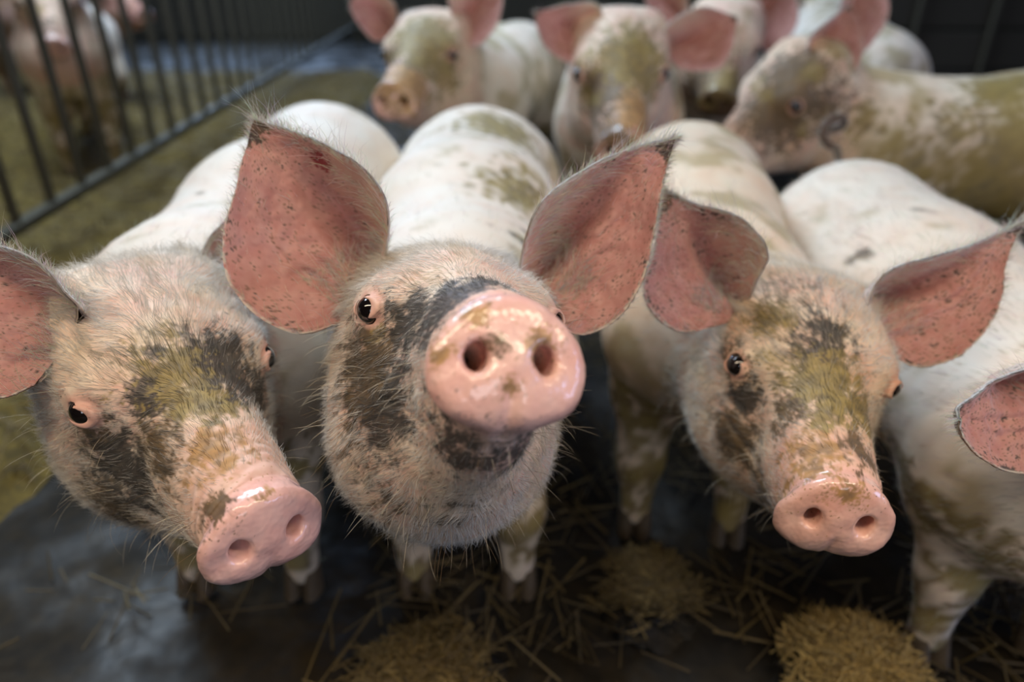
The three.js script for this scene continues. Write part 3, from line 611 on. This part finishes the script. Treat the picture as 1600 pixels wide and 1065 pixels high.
// front row
makePig({
  label: 'foremost pig in the centre raising its big wet snout to the viewer', group: 'pigs in the front row', fine: 0.0021, hair: 34000, earHair: 13000, whiskers: 420, bristles: 5000, coat: 0.62, whiteHair: 0.3, filth: -0.12, throat: 0.070,
  head: { pos: [-0.0389, 0.4745, -0.4625], fwd: [0.2504, 0.5489, 0.7975], up: [0.0308, 0.8188, -0.5732] },
  spine: [[-0.06, 0.385, -0.72, 0.116], [-0.065, 0.40, -0.98, 0.122], [-0.058, 0.412, -1.25, 0.114]],
  ears: [
    { d0: 0.585, d1: 0.58, blood: 1, up: [[598, 400], [612, 335], [585, 285], [530, 245], [455, 207], [397, 187]], lo: [[525, 512], [455, 520], [392, 480], [357, 420], [356, 355], [375, 285], [384, 225], [397, 187]] },
    { d0: 0.61, d1: 0.595, up: [[812, 400], [850, 322], [930, 262], [1005, 228], [1055, 217]], lo: [[880, 515], [905, 524], [958, 503], [1002, 440], [1020, 370], [1032, 300], [1055, 217]] },
  ],
  mudAndShade: [[700, 465, 0.044, 1.3, 'black'], [640, 505, 0.034, 1.25, 'black'], [765, 440, 0.03, 1.05, 'black'], [572, 575, 0.05, 1.2, 'brown'], [600, 620, 0.05, 1.25, 'black'], [560, 640, 0.04, 0.9, 'brown'], [585, 530, 0.024, 1.0, 'olive'], [720, 700, 0.042, 0.95, 'black'], [820, 700, 0.042, 0.95, 'black'], [735, 488, 0.014, 0.95, 'tan'], [765, 538, 0.011, 1.0, 'brown'], [845, 540, 0.014, 0.95, 'tan'], [800, 605, 0.012, 0.7, 'tan'], [690, 545, 0.016, 0.75, 'tan'], [560, 700, 0.05, 0.6, 'brown'], [600, 780, 0.05, 0.6, 'brown'], [690, 800, 0.05, 0.55, 'brown'], [815, 300, 0.08, 1.15, 'olive'], [785, 200, 0.10, 1.2, 'olive'], [830, 380, 0.04, 0.8, 'black']],  // both black blobs below the snout paint shade as well as dirt
});
makePig({
  label: 'pig on the left with muddy face and pink snout turned down to the right', group: 'pigs in the front row', fine: 0.0024, hair: 30000, earHair: 8000, whiskers: 300, bristles: 5000, coat: 0.62, whiteHair: 0.45, filth: -0.14,
  head: { pos: [-0.2646, 0.4137, -0.4878], fwd: [0.645, -0.0872, 0.7592], up: [0.0949, 0.9949, 0.0336] },
  spine: [[-0.345, 0.375, -0.72, 0.122], [-0.335, 0.395, -1.0, 0.124], [-0.328, 0.412, -1.27, 0.115]],
  ears: [
    { d0: 0.53, d1: 0.52, up: [[128, 500], [118, 462], [85, 418], [35, 392], [-20, 388], [-75, 405]], lo: [[80, 585], [10, 620], [-50, 610], [-95, 540], [-90, 470], [-75, 405]] },
    { d0: 0.645, d1: 0.72, up: [[302, 445], [318, 408], [345, 365], [385, 335], [430, 315]], lo: [[385, 500], [420, 490], [445, 420], [430, 315]], cup: 0.3 },
  ],
  mudAndShade: [[270, 590, 0.045, 1.1, 'olive'], [238, 612, 0.026, 1.3, 'black'], [350, 570, 0.045, 1.3, 'black'], [320, 610, 0.04, 1.2, 'olive'], [400, 620, 0.035, 1.25, 'black'], [190, 725, 0.045, 1.25, 'black'], [160, 690, 0.035, 1.05, 'brown'], [245, 700, 0.04, 1.0, 'brown'], [330, 705, 0.036, 0.9, 'tan'], [175, 790, 0.04, 1.05, 'brown'], [230, 850, 0.035, 0.9, 'tan'], [245, 552, 0.014, 1.1, 'black'], [335, 795, 0.02, 1.0, 'brown'], [410, 770, 0.008, 0.8, 'tan'], [310, 300, 0.012, 0.9, 'brown'], [220, 770, 0.03, 1.0, 'black']],
});
makePig({
  label: 'pig on the right facing the viewer with dirt streaked down its forehead', group: 'pigs in the front row', fine: 0.0024, hair: 26000, earHair: 8000, whiskers: 260, bristles: 5000, coat: 0.42, whiteHair: 0.1, filth: 0.05, speck: 0.8, tone: [1, 0.95, 0.86],
  head: { pos: [0.2693, 0.3664, -0.5728], fwd: [-0.1454, 0.0183, 0.9892], up: [0.0815, 0.9966, -0.0064] },
  spine: [[0.245, 0.365, -0.82, 0.112], [0.265, 0.395, -1.02, 0.108], [0.30, 0.405, -1.22, 0.102]],
  ears: [
    { d0: 0.675, d1: 0.67, up: [[1178, 450], [1185, 400], [1150, 350], [1090, 322], [1040, 296]], lo: [[1120, 512], [1060, 517], [1018, 490], [1002, 450], [1018, 400], [1030, 340], [1040, 296]], dirt: 1.2 },
    { d0: 0.675, d1: 0.67, up: [[1358, 470], [1372, 428], [1440, 405], [1530, 378], [1605, 342]], lo: [[1385, 555], [1440, 573], [1505, 548], [1552, 490], [1566, 440], [1578, 392], [1605, 342]], dirt: 1.25 },
  ],
  mudAndShade: [[1290, 590, 0.048, 1.25, 'olive'], [1280, 555, 0.036, 1.15, 'black'], [1300, 630, 0.04, 1.1, 'olive'], [1235, 640, 0.034, 1.0, 'brown'], [1345, 640, 0.035, 1.15, 'olive'], [1165, 620, 0.028, 1.2, 'black'], [1150, 680, 0.045, 1.1, 'brown'], [1270, 710, 0.04, 0.95, 'tan'], [1295, 525, 0.036, 1.0, 'black'], [1250, 460, 0.05, 0.6, 'brown'], [1200, 500, 0.035, 0.95, 'olive'], [1190, 770, 0.04, 0.95, 'brown'], [1340, 700, 0.035, 0.9, 'brown'], [1330, 775, 0.016, 0.9, 'tan'], [1140, 560, 0.03, 0.85, 'brown']],
});
makePig({
  label: 'pig at the right edge whose pinkish back rises behind the dirt-streaked pig', group: 'pigs in the front row', fine: 0.004, hair: 5000, earHair: 1200, bristles: 14000, coat: 0.6, filth: -0.12, tail: 'curl', whiskers: 40,
  head: { pos: [0.60, 0.345, -0.39], fwd: [0.14, -0.10, 0.98], up: [0, 1, 0.1] },
  spine: [[0.565, 0.305, -0.62, 0.122], [0.535, 0.345, -0.88, 0.120], [0.532, 0.365, -1.09, 0.112]],
  ears: [{ d0: 0.60, d1: 0.55, up: [[1700, 560], [1640, 545], [1590, 562], [1540, 590], [1503, 632], [1499, 655]], lo: [[1690, 690], [1660, 735], [1600, 738], [1545, 728], [1510, 695], [1499, 655]], dirt: 1.3, cup: 0.3 }, null],
  mudAndShade: [[1440, 330, 0.02, 0.8, 'black'], [1350, 395, 0.016, 0.9, 'brown'], [1490, 310, 0.03, 0.6, 'olive'], [1340, 400, 0.02, 0.7, 'brown']],
});
// second row
makePig({
  label: 'pig with olive muddy face behind the foremost pig, right ear wide open', group: 'pigs in the second row', hair: 3000, earHair: 900, coat: 0.5, whiskers: 20, filth: 0.12,
  head: { pos: [0.2035, 0.488, -1.45], fwd: [-0.06, -0.36, 0.93], up: [-0.0353, 0.94, 0.36], s: 1.15 },
  spine: [[0.235, 0.425, -1.66, 0.125], [0.27, 0.43, -1.9, 0.125], [0.31, 0.43, -2.15, 0.118]],
  ears: [
    { d0: 1.39, d1: 1.36, up: [[935, 60], [930, 15], [885, 12], [836, 18]], lo: [[920, 92], [890, 100], [855, 80], [840, 50], [836, 18]], dirt: 0.6 },
    { d0: 1.38, d1: 1.36, up: [[1030, 60], [1050, 38], [1100, 18], [1152, 26]], lo: [[1050, 105], [1085, 112], [1125, 108], [1145, 70], [1152, 26]], dirt: 0.6 },
  ],
  mudAndShade: [[985, 90, 0.09, 1.4, 'olive'], [1005, 110, 0.08, 1.2, 'olive'], [935, 150, 0.09, 1.3, 'brown'], [990, 170, 0.08, 1.2, 'tan'], [935, 130, 0.05, 1.1, 'black'], [1000, 60, 0.06, 1.0, 'olive'], [960, 200, 0.07, 1.2, 'brown']],
});
makePig({
  label: 'pig with muddy snout peering over the rump of the foremost pig', group: 'pigs in the second row', hair: 3000, earHair: 900, coat: 0.5, whiskers: 20, filth: 0.1,
  head: { pos: [-0.1886, 0.4937, -1.627], fwd: [-0.2409, -0.1229, 0.9637], up: [-0.0594, 0.9915, 0.1159], s: 1.1 },
  spine: [[-0.10, 0.425, -1.88, 0.125], [-0.04, 0.43, -2.12, 0.125], [0.02, 0.43, -2.36, 0.118]],
  ears: [
    { d0: 1.57, d1: 1.53, up: [[620, 40], [612, 5], [580, -10], [545, -5]], lo: [[605, 60], [585, 64], [565, 45], [550, 20], [545, -5]], dirt: 0.6 },
    { d0: 1.55, d1: 1.53, up: [[712, 40], [705, 0], [735, -25], [785, -25]], lo: [[722, 68], [745, 72], [772, 50], [785, 10], [785, -25]], dirt: 0.6 },
  ],
  mudAndShade: [[660, 60, 0.09, 1.4, 'olive'], [655, 90, 0.07, 1.2, 'olive'], [640, 130, 0.09, 1.3, 'tan'], [690, 110, 0.07, 1.1, 'olive'], [640, 100, 0.05, 1.1, 'black'], [615, 90, 0.06, 1.2, 'brown']],
});
makePig({
  label: 'pig standing side-on at the right with grimy flank and head to the left', group: 'pigs in the second row', hair: 2000, earHair: 700, coat: 0.5, whiskers: 20, filth: 0.16, tone: [1, 0.97, 0.9],
  head: { pos: [0.535, 0.428, -1.52], fwd: [-0.80, -0.46, 0.40], up: [-0.40, 0.90, 0.16], s: 1.12 },
  spine: [[0.76, 0.385, -1.56, 0.132], [1.06, 0.388, -1.54, 0.138], [1.32, 0.39, -1.50, 0.128]],
  ears: [
    { d0: 1.60, d1: 1.58, up: [[1300, 70], [1305, 20], [1335, -25], [1385, -30]], lo: [[1330, 100], [1360, 70], [1385, 30], [1385, -30]], dirt: 0.8 },
    { d0: 1.42, d1: 1.38, up: [[1262, 100], [1262, 60], [1290, 35], [1328, 8]], lo: [[1310, 130], [1335, 110], [1348, 70], [1328, 8]], dirt: 0.8 },
  ],
  mudAndShade: [[1560, 140, 0.10, 1.1, 'olive'], [1590, 130, 0.06, 1.0, 'black'], [1500, 200, 0.09, 0.9, 'olive'], [1580, 230, 0.14, 1.1, 'olive'], [1240, 130, 0.10, 1.4, 'brown'], [1220, 170, 0.10, 1.4, 'brown'], [1290, 170, 0.08, 1.1, 'brown'], [1350, 190, 0.06, 1.0, 'olive'], [1560, 300, 0.2, 1.2, 'olive'], [1420, 260, 0.12, 1.0, 'olive'], [1455, 162, 0.012, 1.2, 'brown']],  // brown blobs make the head darker
});
makePig({
  label: 'pig far back whose pink ears show above the wide open ear', group: 'pigs far back', coat: 0.5, filth: 0.1,
  head: { pos: [0.53, 0.47, -1.98], fwd: [-0.20, -0.40, 0.90], up: [0, 0.92, 0.40], s: 1.15 },
  spine: [[0.58, 0.415, -2.22, 0.125], [0.62, 0.42, -2.45, 0.125], [0.66, 0.42, -2.7, 0.118]],
  ears: [
    { d0: 1.93, d1: 1.90, up: [[1075, 20], [1065, -15], [1030, -35], [1000, -30]], lo: [[1070, 50], [1045, 40], [1015, 20], [1000, -30]], dirt: 0.5 },
    { d0: 1.93, d1: 1.90, up: [[1165, 30], [1165, -5], [1195, -30], [1240, -25]], lo: [[1185, 85], [1215, 75], [1245, 40], [1240, -25]], dirt: 0.5 },
  ],
  mudAndShade: [[1140, 130, 0.08, 1.3, 'olive'], [1100, 120, 0.10, 1.3, 'brown'], [1090, 140, 0.10, 1.3, 'brown'], [1120, 150, 0.10, 1.3, 'brown']],  // brown blobs make the middle of the face darker
});
makePig({
  label: 'pig far back turned away, only its pale yellowish rump in view', group: 'pigs far back', coat: 0.65, filth: 0.12, tail: false,
  head: { pos: [1.15, 0.44, -3.05], fwd: [0.1, -0.1, -1], up: [0, 1, -0.1], s: 1.1 },
  spine: [[1.12, 0.41, -2.80, 0.125], [1.08, 0.42, -2.5, 0.128], [1.03, 0.42, -2.22, 0.130]], mudAndShade: [],
});
// pen beyond the fence
makePig({
  label: 'pig behind the fence bars at upper left with pink snout', group: 'pigs beyond the fence', coat: 0.5, filth: 0.1, tone: [0.95, 0.9, 0.85], hair: 1500, earHair: 400, whiskers: 10,
  head: { pos: place(80, 25, 2.35).toArray(), fwd: [0.35, -0.5, 0.8], up: [0.1, 0.98, 0.2], s: 1.1 },
  spine: [[-1.50, 0.43, -2.62, 0.125], [-1.60, 0.43, -2.85, 0.125], [-1.70, 0.43, -3.1, 0.118]], mudAndShade: [[70, 40, 0.06, 1.0, 'brown']],
});
makePig({
  label: 'pale pig behind the fence, cut off by the left edge', group: 'pigs beyond the fence', coat: 0.6, filth: 0.05,
  head: { pos: [-1.85, 0.36, -1.62], fwd: [-0.5, -0.3, 0.8], up: [0, 0.97, 0.2], s: 1.1 },
  spine: [[-1.72, 0.385, -1.82, 0.12], [-1.80, 0.39, -1.80, 0.12], [-2.2, 0.40, -1.72, 0.118]], mudAndShade: [],
});
makePig({
  label: 'brownish pig standing furthest back behind the fence', group: 'pigs beyond the fence', coat: 0.2, filth: 0.3, tone: [0.6, 0.45, 0.45],
  head: { pos: [-1.75, 0.47, -3.6], fwd: [0.8, -0.2, 0.5], up: [0.1, 0.98, 0.1], s: 1.1 },
  spine: [[-1.98, 0.42, -3.75, 0.125], [-2.25, 0.42, -3.85, 0.125], [-2.5, 0.42, -3.95, 0.118]], mudAndShade: [],
});

// ---------------------------------------------------------------- straw
const strawGeo = (() => { const g = new THREE.CylinderGeometry(0.0011, 0.0009, 1, 5, 3); const p = g.attributes.position; for (let i = 0; i < p.count; i++) p.setZ(i, p.getZ(i) + 0.0); return g; })();
function strawMesh(name, list, parent) {
  const im = new THREE.InstancedMesh(strawGeo, M.straw, list.length), m = new THREE.Matrix4(), q = new THREE.Quaternion(), c = new THREE.Color();
  list.forEach((s, i) => { q.setFromUnitVectors(V(0, 1, 0), s.dir.normalize()); m.compose(s.at, q, V(s.w, s.len, s.w)); im.setMatrixAt(i, m); im.setColorAt(i, c.setRGB(...s.col)); });
  im.name = parent ? name : numbered(name); im.userData.kind = 'stuff'; im.castShadow = im.receiveShadow = true; (parent ?? scene).add(im);
  return im;
}
const strawCol = () => { const t = rnd(), k = 0.5 + 0.8 * rnd(); return lerp3([0.34, 0.25, 0.09], [0.16, 0.11, 0.04], t).map((x) => x * k); };
{
  const list = [];
  for (let i = 0; i < 24000; i++) {
    const x = -2.6 + 5.0 * rnd(), z = -0.25 - 3.6 * Math.pow(rnd(), 1.3), beyond = x < -1.22;
    if (!beyond && fbm(x * 3, 1.7, z * 3, 3) < -0.15 + 0.3 * rnd() + (x < -0.2 && z > -0.9 ? 0.3 : 0)) continue;
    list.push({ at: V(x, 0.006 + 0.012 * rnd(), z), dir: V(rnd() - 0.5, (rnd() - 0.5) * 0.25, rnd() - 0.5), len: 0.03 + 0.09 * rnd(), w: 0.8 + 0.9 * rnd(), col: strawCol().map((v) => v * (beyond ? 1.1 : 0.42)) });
  }
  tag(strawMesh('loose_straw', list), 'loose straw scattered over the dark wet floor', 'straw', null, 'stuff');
}
function strawHeap(x, z, r, h, label, n, paintedLight) {  // mounds shaped to catch light
  const g = new THREE.Group(); g.name = numbered('straw_heap'); g.position.set(x, 0, z); scene.add(g); tag(g, label, 'straw heap', 'straw heaps on the pen floor');
  const geo = new THREE.CircleGeometry(r, 48, 0, Math.PI * 2), sph = new THREE.SphereGeometry(1, 48, 20, 0, Math.PI * 2, 0, Math.PI / 2), p = sph.attributes.position, uv = sph.attributes.uv;
  for (let i = 0; i < p.count; i++) { const a = p.getX(i), b = p.getY(i), c = p.getZ(i), k = 1 + 0.35 * fbm(a * 2 + x * 9, b * 2, c * 2 + z * 9, 3); p.setXYZ(i, a * r * k, b * h * k - 0.015, c * r * k); uv.setXY(i, a * r * 3, c * r * 3); }
  sph.computeVertexNormals();
  mesh('mound', sph, M.dung, g);
  const list = [];
  for (let i = 0; i < n; i++) {
    const a = rnd() * Math.PI * 2, q = Math.pow(rnd(), 0.7) * (0.85 + 0.35 * n3(Math.cos(a) * 1.5 + x * 9, Math.sin(a) * 1.5, z)), y = h * Math.sqrt(Math.max(0, 1 - q * q));
    list.push({ at: V(Math.cos(a) * q * r, y + 0.004 + 0.008 * rnd(), Math.sin(a) * q * r), dir: V(rnd() - 0.5, (rnd() - 0.5) * 0.2, rnd() - 0.5), len: 0.012 + 0.035 * rnd() * rnd() + 0.01 * rnd(), w: 0.5 + 0.7 * rnd(), col: strawCol().map((v) => v * paintedLight) });
  }
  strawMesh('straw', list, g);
}
strawHeap(0.39, -0.55, 0.085, 0.05, 'straw heap coloured as lit at the lower right beneath the pig at the edge', 2600, 1.35);
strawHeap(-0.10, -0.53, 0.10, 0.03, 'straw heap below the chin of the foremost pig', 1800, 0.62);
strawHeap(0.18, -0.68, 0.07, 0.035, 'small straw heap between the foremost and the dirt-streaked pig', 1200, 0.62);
// deep bedding in the pen beyond the fence
{
  const g = new THREE.Group(); g.name = 'straw_bedding'; g.position.set(-1.95, 0, -2.6); scene.add(g); tag(g, 'yellowish straw bedding under and beyond the bar fence', 'straw', null, 'stuff');
  const pg = new THREE.PlaneGeometry(2.4, 4.4, 110, 200).rotateX(-Math.PI / 2), p = pg.attributes.position, uv = pg.attributes.uv;
  for (let i = 0; i < p.count; i++) { const x = p.getX(i), z = p.getZ(i), e = Math.min(1.2 - Math.abs(x), 2.2 - Math.abs(z)); p.setY(i, (0.03 + 0.035 * fbm(x * 6, 3, z * 6, 3)) * sstep(0, 0.1, e) - 0.012); uv.setXY(i, x * 2, z * 2); }
  pg.computeVertexNormals();
  mesh('bedding', pg, M.bedding, g).userData.kind = 'stuff';
  const list = [];
  for (let i = 0; i < 7000; i++) { const x = (rnd() - 0.5) * 2.3, z = (rnd() - 0.5) * 4.3; list.push({ at: V(x, 0.03 + 0.035 * fbm(x * 6, 3, z * 6, 3) - 0.006 + 0.008 * rnd(), z), dir: V(rnd() - 0.5, (rnd() - 0.5) * 0.3, rnd() - 0.5), len: 0.03 + 0.09 * rnd(), w: 0.9 + 0.9 * rnd(), col: strawCol().map((v) => v * 0.95) }); }
  strawMesh('straw', list, g);
}

renderer.render(scene, camera);
